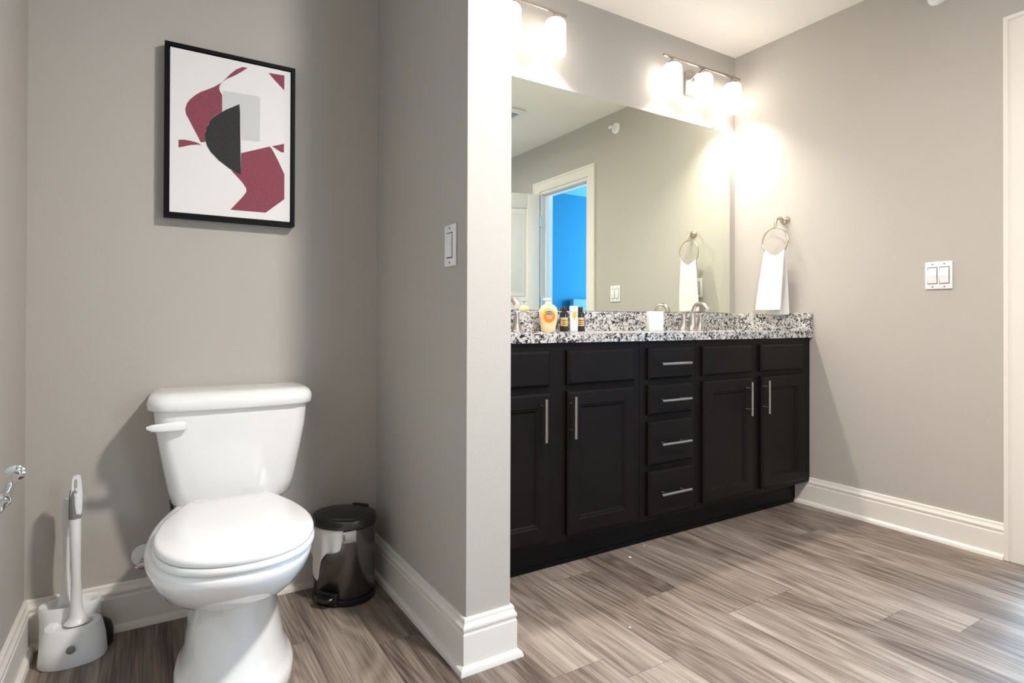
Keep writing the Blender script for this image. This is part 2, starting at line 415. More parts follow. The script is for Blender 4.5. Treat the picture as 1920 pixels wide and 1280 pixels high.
# ------------------------------------------------------------ vanity cabinets
YF = -.45
def frustum_panel(bm, x0, x1, z0, z1, loops):
    rings = []
    for ins, d in loops:
        y = YF - d
        rings.append([Vector((x0 + ins, y, z0 + ins)), Vector((x1 - ins, y, z0 + ins)), Vector((x1 - ins, y, z1 - ins)), Vector((x0 + ins, y, z1 - ins))])
    loft(bm, rings)
DOORP = [(0, 0), (0, .013), (.003, .017), (.009, .020), (.052, .020), (.056, .017), (.060, .0165), (.066, .010)]
DRAWP = [(0, 0), (0, .012), (.002, .014), (.010, .020)]
def pull(parent, x, z, vertical, L=.152):
    bm = bmesh.new(); y = YF - .052; h = L / 2
    if vertical:
        tube(bm, [(x, y, z - h), (x, y, z + h)], .006, 14)
    else:
        tube(bm, [(x - h, y, z), (x + h, y, z)], .006, 14)
    hd = finish('handle', bm, m_nickel, parent, angle=40)
    for s in (-1, 1):
        bm = bmesh.new(); q = h * .63 * s
        c = (x, 0, z + q) if vertical else (x + q, 0, z)
        tube(bm, [(c[0], YF - .0195, c[2]), (c[0], y + .003, c[2])], .0042, 10)
        finish('handle_post', bm, m_darkr, hd)
def door_front(root, x0, x1, hx):
    bm = bmesh.new(); frustum_panel(bm, x0, x1, .141, .669, DOORP)
    d = finish('door', bm, m_cab, root, angle=20); pull(d, hx, .576, True)
def drawer_front(root, x0, x1, z0, z1, name='false_drawer_front', handle=False):
    bm = bmesh.new(); frustum_panel(bm, x0, x1, z0, z1, DRAWP)
    d = finish(name, bm, m_cab, root, angle=20)
    if handle: pull(d, (x0 + x1) / 2 - .004, (z0 + z1) / 2, False, .172)
def cabinet(label, x0, x1, extra=0):
    t = thing('vanity_cabinet', label, 'cabinet', (0, 0, 0), group='vanity base cabinets')
    bm = bmesh.new()
    box(bm, x0, x0 + .016, YF + .02, -.002, .118, .846); box(bm, x1 - .016 - extra, x1 - extra, YF + .02, -.002, .118, .846)
    box(bm, x0 + .016, x1 - .016 - extra, YF + .02, -.002, .118, .134); box(bm, x0 + .016, x1 - .016 - extra, -.012, -.002, .134, .846)
    box(bm, x0 + .0006, x1 - .0006, YF, YF + .02, .118, .846, .0008, 1)
    finish('carcass', bm, m_cab, t, smooth=False)
    bm = bmesh.new(); box(bm, x0, x1, -.377, -.36, .012, .118); box(bm, x0, x1, -.379, -.377, 0, .019)
    finish('toe_kick', bm, m_cabk, t, smooth=False)
    return t
ca = cabinet('left vanity cabinet with two doors and two panels, nearest the partition', XQ + .001, -1.1815)
drawer_front(ca, -1.962, -1.630, .690, .819); drawer_front(ca, -1.552, -1.217, .690, .819)
door_front(ca, -1.962, -1.630, -1.672); door_front(ca, -1.552, -1.217, -1.542)
cb = cabinet('narrow vanity cabinet with a stack of four drawers', -1.1805, -.8505)
for z0, z1 in ((.690, .818), (.545, .668), (.342, .520), (.141, .318)):
    drawer_front(cb, -1.144, -.888, z0, z1, 'drawer', True)
cc = cabinet('right vanity cabinet with two doors, beside the right wall', -.8495, -.004, 0)
drawer_front(cc, -.820, -.486, .690, .819); drawer_front(cc, -.421, -.085, .690, .819)
door_front(cc, -.820, -.480, -.536); door_front(cc, -.417, -.078, -.410)

# countertop with two oval undermount bowls
SINKS = (-1.59, -.4545)
ct = thing('countertop', 'long speckled granite vanity countertop with backsplash and side splash', 'countertop')
bm = bmesh.new(); zt, zb_ = .8795, .847; y0, y1 = -.465, -.001; NS = 48
def ell(cx, cy, a, b, z, n=NS): return [Vector((cx + a * math.cos(2 * PI * i / n), cy + b * math.sin(2 * PI * i / n), z)) for i in range(n)]
edges_x = [XQ + .001, SINKS[0] - .27, SINKS[0] + .27, SINKS[1] - .27, SINKS[1] + .27, -.001]
for k in range(5):
    a, b = edges_x[k], edges_x[k + 1]
    if k in (1, 3):
        cx = (a + b) / 2; cy = -.262
        def rect(z):
            out = []
            for i in range(NS):
                t = 2 * PI * i / NS; c, s = math.cos(t), math.sin(t)
                hx = .27; hy = (y1 - cy) if s > 0 else (cy - y0)
                kx = hx / abs(c) if abs(c) > 1e-9 else 1e9; ky = hy / abs(s) if abs(s) > 1e-9 else 1e9
                m_ = min(kx, ky); out.append(Vector((cx + c * m_, cy + s * m_, z)))
            return out
        # exact corners
        def ring(z):
            r = rect(z)
            for cxx, cyy in ((a, y0), (b, y0), (a, y1), (b, y1)):
                j = min(range(NS), key=lambda i: (r[i].x - cxx) ** 2 + (r[i].y - cyy) ** 2); r[j] = Vector((cxx, cyy, z))
            return r
        loft(bm, [ring(zb_), ring(zt), ell(cx, cy, .205, .155, zt), ell(cx, cy, .205, .155, zb_), ring(zb_)], False, False)
    else:
        box(bm, a, b, y0, y1, zb_, zt)
bmesh.ops.remove_doubles(bm, verts=bm.verts, dist=1e-5)
finish('slab', bm, m_granite, ct, smooth=False)
bm = bmesh.new(); box(bm, XQ + .001, -.021, -.021, -.001, zt, .971, .0015, 1); finish('backsplash', bm, m_granite, ct, smooth=False)
bm = bmesh.new(); box(bm, -.021, -.001, -.463, -.001, zt, .971, .0015, 1); finish('side_splash', bm, m_granite, ct, smooth=False)
for k, sx in enumerate(SINKS):
    s = thing('sink', ('left' if k == 0 else 'right') + ' white oval undermount basin ' + ('near the partition' if k == 0 else 'near the right wall'), 'sink', (sx, -.262, .846), group='undermount sinks')
    bm = bmesh.new()
    prof = [(.225, 0), (.205, 0), (.200, -.02), (.185, -.07), (.14, -.12), (.03, -.14), (.001, -.14), (.001, -.148), (.03, -.148), (.145, -.13), (.195, -.075), (.211, -.02), (.212, -.008), (.225, -.008), (.225, 0)]
    lathe(bm, prof, n=48, sy=.78, cap=False); finish('basin', bm, m_porc, s)
    bm = bmesh.new(); lathe(bm, [(.022, -.1385), (.022, -.136), (.014, -.135), (.001, -.134)], n=24); finish('drain', bm, m_chrome, s)

# faucets
def faucet(label):
    t = thing('faucet', label, 'faucet', (SINKS[1], -.088, zt), group='brushed nickel faucets')
    bm = bmesh.new(); lathe(bm, [(.030, 0), (.030, .004), (.026, .008), (.020, .03), (.0145, .07), (.0125, .082)], n=28)
    pts = spline([(0, 0, .078), (0, -.002, .10), (0, -.018, .126), (0, -.045, .136), (0, -.075, .129), (0, -.098, .108)], 6)
    tube(bm, pts, [.0125 - .0015 * math.sin(PI * i / (len(pts) - 1)) + .003 * max(0, i / (len(pts) - 1) - .6) for i in range(len(pts))], 16)
    finish('spout', bm, m_nickel, t)
    for s in (-1, 1):
        bm = bmesh.new(); lathe(bm, [(.027, 0), (.027, .003), (.023, .008), (.015, .034), (.0105, .062), (.0105, .078), (.0075, .085), (.001, .087)], (s * .062, .004, 0), 24)
        h = finish('handle', bm, m_nickel, t)
        bm = bmesh.new()
        pp = spline([(s * .060, .004, .078), (s * .080, .003, .088), (s * .11, 0, .087), (s * .140, -.004, .076)], 6)
        tube(bm, pp, [.0085 - .0035 * (i / len(pp)) for i in range(len(pp))], 12, flat=[.6] * len(pp))
        finish('lever', bm, m_nickel, h)
    return t
fa = faucet('brushed nickel two-handle faucet right of the white tumbler')
dup(fa, (SINKS[0] - .004, -.088, zt), 'brushed nickel two-handle faucet left of the soap bottle, half hidden by the partition')

# mirror
bm = bmesh.new(); box(bm, XQ + .003, -.053, -.006, -.0005, .973, 1.9985, 0)
mir = tag(finish('mirror', bm, m_mirror, None, smooth=False), 'large frameless wall mirror above the vanity', 'mirror')
for i, x in enumerate((-.20, -1.75)):
    bm = bmesh.new(); box(bm, x - .011, x + .011, -.010, -.0064, 1.990, 2.010, .0012); finish('clip', bm, m_chrome, mir)
bm = bmesh.new(); box(bm, -1.9, -.10, -.0085, -.0062, .9715, .9745); finish('bottom_channel', bm, m_darkr, mir)

# ------------------------------------------------------------ vanity light fixtures
def sconce(x, label):
    t = thing('vanity_light', label, 'light fixture', (x, 0, 2.079), group='three-shade vanity lights')
    YS = -.080
    bm = bmesh.new(); box(bm, -.062, .062, -.016, -.0005, .060, .185, .003); finish('backplate', bm, m_nickel, t)
    bm = bmesh.new(); lathe(bm, [(.005, -.016), (.005, -.022), (.002, -.024)], (0, 0, .105), 12, 'y'); finish('finial', bm, m_brass, t)
    bm = bmesh.new(); box(bm, -.297, .297, YS - .0065, YS + .0065, .186, .199, .0015); finish('crossbar', bm, m_nickel, t)
    bm = bmesh.new(); tube(bm, spline([(-.022, -.014, .150), (-.02, -.05, .165), (-.01, YS, .190)], 5), .005, 10); tube(bm, spline([(.022, -.014, .150), (.02, -.05, .165), (.01, YS, .190)], 5), .005, 10)
    finish('arm', bm, m_nickel, t)
    for k in (-1, 0, 1):
        cx = k * .235
        bm = bmesh.new(); lathe(bm, [(.006, .186), (.010, .180), (.010, .174), (.026, .166), (.030, .156), (.030, .150)], (cx, YS, 0), 24); finish('socket_cup', bm, m_nickel, t)
        bm = bmesh.new()
        prof = [(.026, .157), (.036, .155), (.043, .148), (.0465, .138), (.0475, .12), (.0475, .02), (.0465, .008), (.043, .001), (.040, 0), (.040, .004), (.043, .02), (.043, .135), (.030, .150), (.026, .157)]
        lathe(bm, prof, (cx, YS, 0), 36, cap=False); sh = finish('lamp_shade', bm, m_shade, t)
        bm = bmesh.new(); lathe(bm, [(.012, .15), (.014, .12), (.026, .09), (.030, .06), (.024, .035), (.001, .027)], (cx, YS, 0), 20); finish('bulb', bm, m_shade, sh)
        ld = bpy.data.lights.new('bulb_light', 'SPOT'); ld.energy = BULB_W; ld.color = (1, .93, .85); ld.spot_size = math.radians(140); ld.spot_blend = 1.0; ld.shadow_soft_size = .03
        lo = bpy.data.objects.new('bulb_light', ld); C.objects.link(lo); lo.parent = t; lo.location = (cx, YS, .004)
    return t
s0 = sconce(-.361, 'three-shade nickel vanity light above the right sink')
dup(s0, (-1.567, 0, 2.102), 'three-shade nickel vanity light cut off by the partition')

# flush ceiling light and exhaust vent
cl = thing('ceiling_light', 'round flush ceiling light in the middle of the bathroom, out of the frame', 'light fixture', (*CEIL_LIGHT, 2.38))
bm = bmesh.new(); lathe(bm, [(.16, .058), (.16, .03), (.15, .025), (.15, .058)], n=40, cap=False); finish('trim_ring', bm, m_nickel, cl)
bm = bmesh.new(); lathe(bm, [(.149, .055), (.149, .03), (.13, .0), (.125, .0), (.14, .03), (.14, .055)], n=40, cap=False); finish('glass_diffuser', bm, m_dome, cl)
vt = thing('exhaust_vent', 'white square ceiling vent glimpsed at the left edge of the mirror', 'vent', (-.71, -1.5, 2.44))
bm = bmesh.new(); box(bm, -.15, .15, -.15, .15, -.022, -.0005, .006); finish('grille', bm, m_plastic, vt)
bm = bmesh.new()
for i in range(9): box(bm, -.11, .11, -.105 + i * .0255, -.095 + i * .0255, -.0235, -.0222)
finish('slots', bm, m_gap, vt, smooth=False)

# ------------------------------------------------------------ towel ring and towel
tr = thing('towel_ring', 'nickel towel ring on the right wall holding a white towel', 'towel ring', (0, -.30, 1.465))
bm = bmesh.new(); lathe(bm, [(.028, -.0005), (.028, -.006), (.024, -.012), (.014, -.020), (.010, -.022)], (0, -.012, 0), 28, 'x', sy=.78)
tube(bm, spline([(-.012, -.012, 0), (-.03, -.006, .006), (-.050, .000, .001), (-.060, .004, -.018), (-.0615, .005, -.044)], 7), [.009] * 8 + [.0075] * 14 + [.007] * 7, 14)
finish('mount', bm, m_brass, tr)
bm = bmesh.new(); tube(bm, [(-.0615, .005 + .0735 * math.sin(2 * PI * i / 64), -.119 + .0735 * math.cos(2 * PI * i / 64)) for i in range(64)], .0038, 10, True)
finish('ring', bm, m_brass, tr)

bm = bmesh.new()
NU, NV = 30, 60; rows = []
rnd = random.Random(3)
ring_c = (-.0615, 1.465 - .119)
for v in range(NV + 1):
    t = v / NV                       # 0 front hem, fold ~.47, 1 back hem
    foldt = .48
    row = []
    for u in range(NU + 1):
        s = u / NU
        y_top = -.295 + (s - .5) * -.118
        # height of ring bottom at this y
        dy = (y_top + .295)
        zr = ring_c[1] - math.sqrt(max(.0735 ** 2 - dy * dy, 1e-5)) + .006
        if t < foldt:
            k = t / foldt; z = .985 + (zr - .985) * k; off = .020 * (1 - k) ** .7 + .0065
            wd = .150 - .036 * k ** 1.5; cx_ = -.269 - .026 * k
            if k > .93: off *= math.cos((k - .93) / .07 * PI / 2) * 1.0
        else:
            k = (t - foldt) / (1 - foldt); z = zr + (.962 - zr) * k; off = -.006 * min(1, k * 14) - .010 * k
            wd = .112 + .012 * k ** .7; cx_ = -.297 - .006 * k
        if t < foldt: z += .004 * math.sin(k * PI) * 0
        y = cx_ - (s - .5) * wd
        amp = .0065 * math.sin(s * 11 + 1.2 + k * 1.5) * (1 - .3 * k if t >= foldt else .35 + .65 * k) + .0018 * math.sin(s * 27 + k * 9)
        x = ring_c[0] - off + amp * (.6 if t < foldt else .5)
        if z < .985: x = min(x, -.030)
        x = min(x, -.014)
        row.append(bm.verts.new((x, y, z)))
    rows.append(row)
for a, b in zip(rows, rows[1:]):
    for i in range(NU): bm.faces.new((a[i], a[i + 1], b[i + 1], b[i]))
tw = tag(finish('hand_towel', bm, m_towel, None, angle=80), 'white terry hand towel hanging over the nickel ring', 'towel')
md = tw.modifiers.new('thickness', 'SOLIDIFY'); md.thickness = .006; md.offset = 0
md = tw.modifiers.new('smooth', 'SUBSURF'); md.levels = 1; md.render_levels = 1


# ------------------------------------------------------------ switches, outlet, sprinkler
def plate(name, label, cat, loc, rotz, wd, gang, kind='rocker'):
    """local: faces -x, width along y"""
    t = thing(name, label, cat, loc, rotz)
    bm = bmesh.new(); box(bm, -.0065, -.0003, -wd / 2, wd / 2, -.0585, .0585, .0025, 3); finish('wall_plate', bm, m_plastic, t)
    for g in range(gang):
        y = (g - (gang - 1) / 2) * .044
        bm = bmesh.new(); box(bm, -.0072, -.0064, y - .0185, y + .0185, -.036, .036); finish('gap_line', bm, m_darkr, t, smooth=False)
        bm = bmesh.new()
        if kind == 'rocker':
            prism = [(-.0069, -.033), (-.0085, -.033), (-.0125, .0), (-.0085, .033), (-.0069, .033)]
            loft(bm, [[Vector((x, y - .0165, z)) for x, z in prism], [Vector((x, y + .0165, z)) for x, z in prism]])
            finish('rocker', bm, m_plastic, t, angle=10)
        else:
            box(bm, -.0095, -.0069, y - .0165, y + .0165, -.033, .033, .001); rc = finish('receptacle', bm, m_plastic, t)
            bm = bmesh.new()
            for z in (-.018, .018):
                box(bm, -.0098, -.0094, y - .008, y - .006, z - .004, z + .005); box(bm, -.0098, -.0094, y + .006, y + .008, z - .003, z + .004)
                lathe(bm, [(.0022, -.0098), (.0022, -.0094)], (0, y, z - .010), 10, 'x')
            finish('slots', bm, m_gap, rc, smooth=False)
        for z in (-.048, .048):
            bm = bmesh.new(); lathe(bm, [(.0028, -.0064), (.0026, -.0074), (.0003, -.0077)], (0, y, z), 12, 'x'); finish('screw', bm, m_steel, t)
    return t
plate('light_switch', 'double white rocker light switch on the right wall', 'switch', (0, -1.0205, 1.1245), 0, .101, 2)
plate('light_switch', 'single white rocker switch on the partition facing the toilet', 'switch', (XP, -.695, 1.136), 0, .070, 1)
plate('power_outlet', 'white wall outlet behind the hanging towel, seen in the mirror', 'outlet', (0, -.277, 1.131), 0, .070, 1, 'outlet')
sp = thing('fire_sprinkler', 'white sidewall sprinkler head high on the right wall', 'sprinkler', (0, -1.018, 2.318))
bm = bmesh.new(); lathe(bm, [(.040, -.0005), (.040, -.005), (.034, -.012), (.022, -.015), (.020, -.010), (.012, -.010)], n=32, axis='x'); finish('escutcheon', bm, m_plastic, sp)
bm = bmesh.new(); lathe(bm, [(.011, -.008), (.011, -.028), (.007, -.032)], n=16, axis='x')
tube(bm, [(-.028, -.010, 0), (-.042, -.013, 0), (-.056, -.004, 0)], .0022, 8); tube(bm, [(-.028, .010, 0), (-.042, .013, 0), (-.056, .004, 0)], .0022, 8)
finish('nozzle', bm, m_plastic, sp)
bm = bmesh.new(); box(bm, -.060, -.056, -.018, .018, -.012, .003, .001); box(bm, -.064, -.040, -.017, .017, .003, .006, .001); finish('deflector', bm, m_plastic, sp)

# ------------------------------------------------------------ countertop items
def oval_loft(bm, prof, n=32, sy=.6, p=2.0, mi=0, c=(0, 0)):
    rings = []
    for rx, z in prof:
        r = []
        for i in range(n):
            a = 2 * PI * i / n; ca_, sa = math.cos(a), math.sin(a)
            r.append(Vector((c[0] + rx * math.copysign(abs(ca_) ** (2 / p), ca_), c[1] + rx * sy * math.copysign(abs(sa) ** (2 / p), sa), z)))
        rings.append(r)
    loft(bm, rings, mi=mi)
yw = -yaw
sb = thing('soap_bottle', 'pump bottle of cream liquid soap with an orange label', 'soap bottle', (-1.380, -.100, zt), yw); sb.scale = (1.12,) * 3
bm = bmesh.new(); oval_loft(bm, [(.026, 0), (.028, .003), (.030, .02), (.034, .045), (.037, .065), (.0365, .080), (.032, .093), (.022, .103), (.012, .108), (.011, .112)], sy=.62, n=40); finish('bottle', bm, m_soap, sb)
bm = bmesh.new(); lathe(bm, [(.0125, .106), (.0125, .113), (.011, .116), (.004, .117), (.004, .122), (.010, .122), (.010, .129), (.002, .130)], n=24)
tube(bm, [(.0, 0, .1262), (-.012, -.002, .1265), (-.021, -.004, .1245)], .0035, 10); tube(bm, [(.0, 0, .1262), (.012, 0, .1262)], .0035, 10)
finish('pump', bm, m_white, sb)
def label_patch(name, cx, cz, rx, rz, m, parent, R_=.037, sy=.62, y_off=.0006, n=28):
    # oval patch wrapped on the bottle front
    def rad(z):
        P = [(0, .026), (.02, .030), (.045, .034), (.065, .037), (.08, .0365), (.093, .032), (.103, .022)]
        for (z0, r0), (z1, r1) in zip(P, P[1:]):
            if z0 <= z <= z1: return r0 + (r1 - r0) * (z - z0) / (z1 - z0)
        return .02
    bm = bmesh.new(); grid = []
    for k in range(7):
        q = k / 6; row = []
        for i in range(n):
            a = 2 * PI * i / n; x = cx + rx * q * math.cos(a); z = cz + rz * q * math.sin(a); rr = rad(z)
            y = -rr * sy * math.sqrt(max(0, 1 - (x / rr) ** 2)) - y_off; row.append(Vector((x, y, z)))
        grid.append(row)
    loft(bm, grid, False, False); bmesh.ops.remove_doubles(bm, verts=bm.verts, dist=1e-6)
    return finish(name, bm, m, parent, flip=True)
label_patch('label', .001, .062, .025, .030, m_yellow, sb, y_off=.0005)
label_patch('label', .004, .058, .021, .022, m_orange, sb, y_off=.0008)
label_patch('brand_oval', .002, .0735, .016, .0062, m_blue, sb, y_off=.0012)
text('label_text', 'Softsoap', .0082, (.002, -.0245, .0735), (PI / 2, 0, 0), m_white, sb)
for z_, h_ in ((.060, .013), (.0525, .010)):
    bm = bmesh.new(); box(bm, .003 - h_, .003 + h_, -.0242, -.0236, z_ - .0012, z_ + .0012); finish('print_line', bm, m_white, sb, smooth=False)

def black_bottle(loc, label):
    t = thing('toiletry_bottle', label, 'bottle', loc, yw, 'black bottles with gold labels'); t.scale = (1.105,) * 3
    bm = bmesh.new(); lathe(bm, [(.0165, 0), (.018, .002), (.018, .070), (.016, .077), (.009, .082), (.0085, .084)], n=28); finish('bottle', bm, m_bottle, t)
    bm = bmesh.new(); lathe(bm, [(.0105, .083), (.0105, .099), (.0095, .1005), (.001, .1005)], n=24); finish('cap', bm, m_blackp, t)
    bm = bmesh.new(); rings = []
    for z in (.022, .052): rings.append([Vector((.0184 * math.sin(a), -.0184 * math.cos(a), z)) for a in [(-.95 + 1.9 * i / 16) for i in range(17)]])
    loft(bm, rings, False, False, closed=False)
    lb = finish('label', bm, m_gold, t)
    for z, h_ in ((.045, .009), (.037, .006), (.029, .008)):
        bm = bmesh.new(); rings = []
        for zz in (z - .0016, z + .0016): rings.append([Vector((.0186 * math.sin(a), -.0186 * math.cos(a), zz)) for a in [(-h_ / .0186 + 2 * h_ / .0186 * i / 8) for i in range(9)]])
        loft(bm, rings, False, False, closed=False); finish('print_line', bm, m_blackp, lb)
    bm = bmesh.new(); rings = []
    for z in (.053, .056): rings.append([Vector((.01845 * math.sin(a), -.01845 * math.cos(a), z)) for a in [(-.95 + 1.9 * i / 16) for i in range(17)]])
    loft(bm, rings, False, False, closed=False); finish('label_band', bm, m_white, lb)
    return t
b0 = black_bottle((-1.291, -.095, zt), 'small black bottle with gold label between the soap and the white tube')
dup(b0, (-1.184, -.075, zt), 'small black bottle with gold label right of and behind the white tube')
wb = thing('lotion_tube', 'white square tube with an orange flower print between black bottles', 'bottle', (-1.2515, -.113, zt), yw); wb.scale = (1.09,) * 3
bm = bmesh.new(); box(bm, -.0165, .0165, -.012, .012, 0, .078, .003, 3); finish('bottle', bm, m_white, wb)
bm = bmesh.new(); box(bm, -.0165, .0165, -.012, .012, .079, .104, .0025, 3); finish('cap', bm, m_white, wb)
bm = bmesh.new()
for k in range(5):
    a = k * 2 * PI / 5; prism_poly(bm, [(.002 + .006 * math.cos(a) + .0045 * math.cos(q * PI / 5), .066 + .008 * math.sin(a) + .005 * math.sin(q * PI / 5)) for q in range(10)], -.0127, -.0121)
prism_poly(bm, [(.002 + .002 * math.cos(q * PI / 5), .05 + .006 * math.sin(q * PI / 5)) for q in range(10)], -.0127, -.0121)
finish('flower_print', bm, m_yellow, wb, smooth=False)

tb = thing('tumbler', 'white square marbled tumbler left of the right faucet', 'tumbler', (-.855, -.215, zt), yw)
bm = bmesh.new(); rings = []
def rrect(hw, hd, r, z, n=6):
    out = []
    for cx_, cy_, a0 in ((hw - r, hd - r, 0), (-hw + r, hd - r, PI / 2), (-hw + r, -hd + r, PI), (hw - r, -hd + r, 3 * PI / 2)):
        for i in range(n + 1): a = a0 + i / n * PI / 2; out.append(Vector((cx_ + r * math.cos(a), cy_ + r * math.sin(a), z)))
    return out
loft(bm, [rrect(.032, .032, .006, 0), rrect(.0335, .0335, .007, .002), rrect(.0335, .0335, .007, .091), rrect(.0325, .0325, .006, .0925), rrect(.029, .029, .005, .0925), rrect(.028, .028, .005, .09), rrect(.028, .028, .005, .006)])
finish('cup', bm, m_marble, tb)

# ------------------------------------------------------------ framed print
pf = thing('framed_print', 'black framed abstract print in maroon, charcoal and grey above the toilet', 'picture', (0, YT, 0))
px0, px1, pz0, pz1 = -2.8175, -2.4355, 1.2435, 1.781
bm = bmesh.new(); D = .040; fw = .0118
for a in ((px0, px0 + fw, pz0, pz1), (px1 - fw, px1, pz0, pz1), (px0 + fw, px1 - fw, pz0, pz0 + fw), (px0 + fw, px1 - fw, pz1 - fw, pz1)):
    box(bm, a[0], a[1], -D, -.001, a[2], a[3])
finish('frame', bm, m_frame, pf, smooth=False)
bm = bmesh.new(); cy_ = -.036
box(bm, px0 + fw + .003, px1 - fw - .003, cy_, -.006, pz0 + fw + .003, pz1 - fw - .003)
# print coordinates measured on the picture plane: rows are polygons in frame fractions
def hmap(x, y):
    """fraction across and down the picture for a point of the photograph's perspective view of it"""
    h0, h1 = 1117 - 103, 1172 - 268
    f = (x - 147) / (891 - 147); u = f * h0 / (h1 + f * (h0 - h1)); u = f / (f + (1 - f) * h0 / h1)
    top = 103 + (268 - 103) * f; bot = 1117 + (1172 - 1117) * f
    return u, (y - top) / (bot - top)
def poly(pts, mi, lay):
    from mathutils.geometry import tessellate_polygon
    P = []
    for x, y in pts:
        u, v = hmap(x, y); P.append(Vector((px0 + u * (px1 - px0), cy_ - .0003 * lay, pz1 - v * (pz1 - pz0))))
    vs = [bm.verts.new(p) for p in P]
    for t in tessellate_polygon([P]):
        f = bm.faces.new([vs[i] for i in t]); f.normal_update(); f.material_index = mi
        if f.normal.y > 0: f.normal_flip()
poly([(482, 393), (678, 424), (690, 430), (694, 440), (693, 686), (590, 678), (578, 470), (480, 514)], 3, 1)
poly([(472, 348), (430, 372), (350, 403), (320, 422), (292, 446), (276, 468), (267, 500), (272, 528), (320, 620), (358, 692), (383, 688), (385, 625), (400, 585), (440, 535), (478, 515), (478, 418), (465, 397), (460, 380), (464, 362)], 1, 2)
poly([(464, 362), (472, 348), (500, 322), (522, 298), (555, 272), (590, 257), (622, 262), (585, 285), (550, 305), (505, 325), (480, 342)], 1, 3)
poly([(230, 677), (265, 677), (300, 683), (345, 697), (363, 713), (345, 704), (300, 707), (230, 722)], 1, 2)
poly([(740, 290), (830, 305), (830, 390), (785, 342)], 1, 2)
poly([(762, 712), (830, 697), (830, 748), (812, 744)], 1, 2)
poly([(587, 752), (750, 713), (765, 732), (800, 800), (833, 872), (833, 1015), (728, 1093), (528, 1078), (600, 1000), (618, 975), (618, 955), (595, 920), (530, 850), (586, 877)], 1, 2)
poly([(576, 471), (580, 520), (586, 877), (555, 862), (520, 840), (460, 795), (415, 748), (393, 712), (384, 680), (382, 645), (390, 610), (410, 570), (440, 537), (500, 503)], 2, 4)
finish('art_print', bm, [m_canvas, m_maroon, m_char, m_lgrey], pf, smooth=False, flip=False)

# ------------------------------------------------------------ toilet
TX = -2.645
to = thing('toilet', 'white two-piece toilet with the lid closed', 'toilet', (TX + .019, YT, 0), math.radians(-2.2))
def egg(hw, yb, yf, z, n=56, pb=2.8, split=.42):
    """y decreases to the front; widest at split of the length from the back"""
    yc = yb - (yb - yf) * split; out = []
    for i in range(n):
        a = 2 * PI * i / n; c, s = math.cos(a), math.sin(a)
        if s >= 0: x = hw * math.copysign(abs(c) ** (2 / pb), c); y = yc + (yb - yc) * abs(s) ** (2 / pb)
        else: x = hw * math.copysign(abs(c) ** (2 / 2.15), c); y = yc - (yc - yf) * abs(s) ** (2 / 2.15)
        out.append(Vector((x, y, z)))
    return out
lidp = [(.094, -.262), (.100, -.2625), (.103, -.268), (.128, -.330), (.148, -.388), (.163, -.448), (.172, -.51), (.174, -.56), (.168, -.615), (.150, -.670), (.120, -.714), (.080, -.743), (.040, -.757)]
half = [Vector((x, y, 0)) for x, y in lidp]
ctrl = half + [Vector((0, -.761, 0))] + [Vector((-p.x, p.y - max(0, .022 * (1 - (-.262 - p.y) / .2)), 0)) for p in reversed(half)]
outl = spline(ctrl, 4)
SX, BX = -.021, -.028           # seat and bowl sit slightly off the tank's centre line
ctr = Vector((0, -.53, 0))
def egg2(hw, yb, yf, z):
    """the seat's own plan outline, stretched"""
    k = min(1, max(0, (z - .2) / .1)); bx = -.014 + (BX + .014) * k
    return [Vector((bx + p.x / .174 * hw, yb + (p.y + .262) / (-.761 + .262) * (yf - yb), z)) for p in outl]
bm = bmesh.new()
loft(bm, [egg2(.137, -.16, -.610, 0), egg2(.140, -.158, -.614, .006), egg2(.140, -.158, -.613, .034), egg2(.136, -.160, -.606, .041), egg2(.123, -.165, -.590, .052),
          egg2(.117, -.165, -.575, .10), egg2(.108, -.16, -.560, .16), egg2(.103, -.15, -.555, .205), egg2(.106, -.13, -.560, .228), egg2(.124, -.12, -.598, .246), egg2(.150, -.11, -.655, .270), egg2(.170, -.10, -.705, .300),
          egg2(.182, -.09, -.738, .332), egg2(.1875, -.085, -.757, .358), egg2(.188, -.085, -.762, .374), egg2(.183, -.088, -.758, .384), egg2(.176, -.09, -.750, .388)])
bowl = finish('bowl', bm, m_porc, to, angle=50)
def slab_ring(sc, z, dome=0): return [ctr + (p - ctr) * sc + Vector((SX, 0, z)) for p in outl]
bm = bmesh.new(); loft(bm, [slab_ring(.93, .388), slab_ring(.99, .3885), slab_ring(1.01, .392), slab_ring(1.012, .400), slab_ring(1.0, .4055), slab_ring(.93, .4058)]); finish('seat', bm, m_seatp, to, angle=60)
bm = bmesh.new()
loft(bm, [slab_ring(.94, .4062), slab_ring(.985, .4065), slab_ring(1.0, .410), slab_ring(1.0, .418), slab_ring(.985, .424), slab_ring(.95, .4265), slab_ring(.86, .4275), slab_ring(.84, .4285), slab_ring(.6, .4305), slab_ring(.3, .4315), slab_ring(.05, .432)])
finish('lid', bm, m_seatp, to, angle=60)
for s in (-1, 1):
    bm = bmesh.new(); box(bm, SX + s * .07 - .022, SX + s * .07 + .022, -.290, -.245, .388, .418, .006, 3); finish('seat_hinge', bm, m_seatp, to)
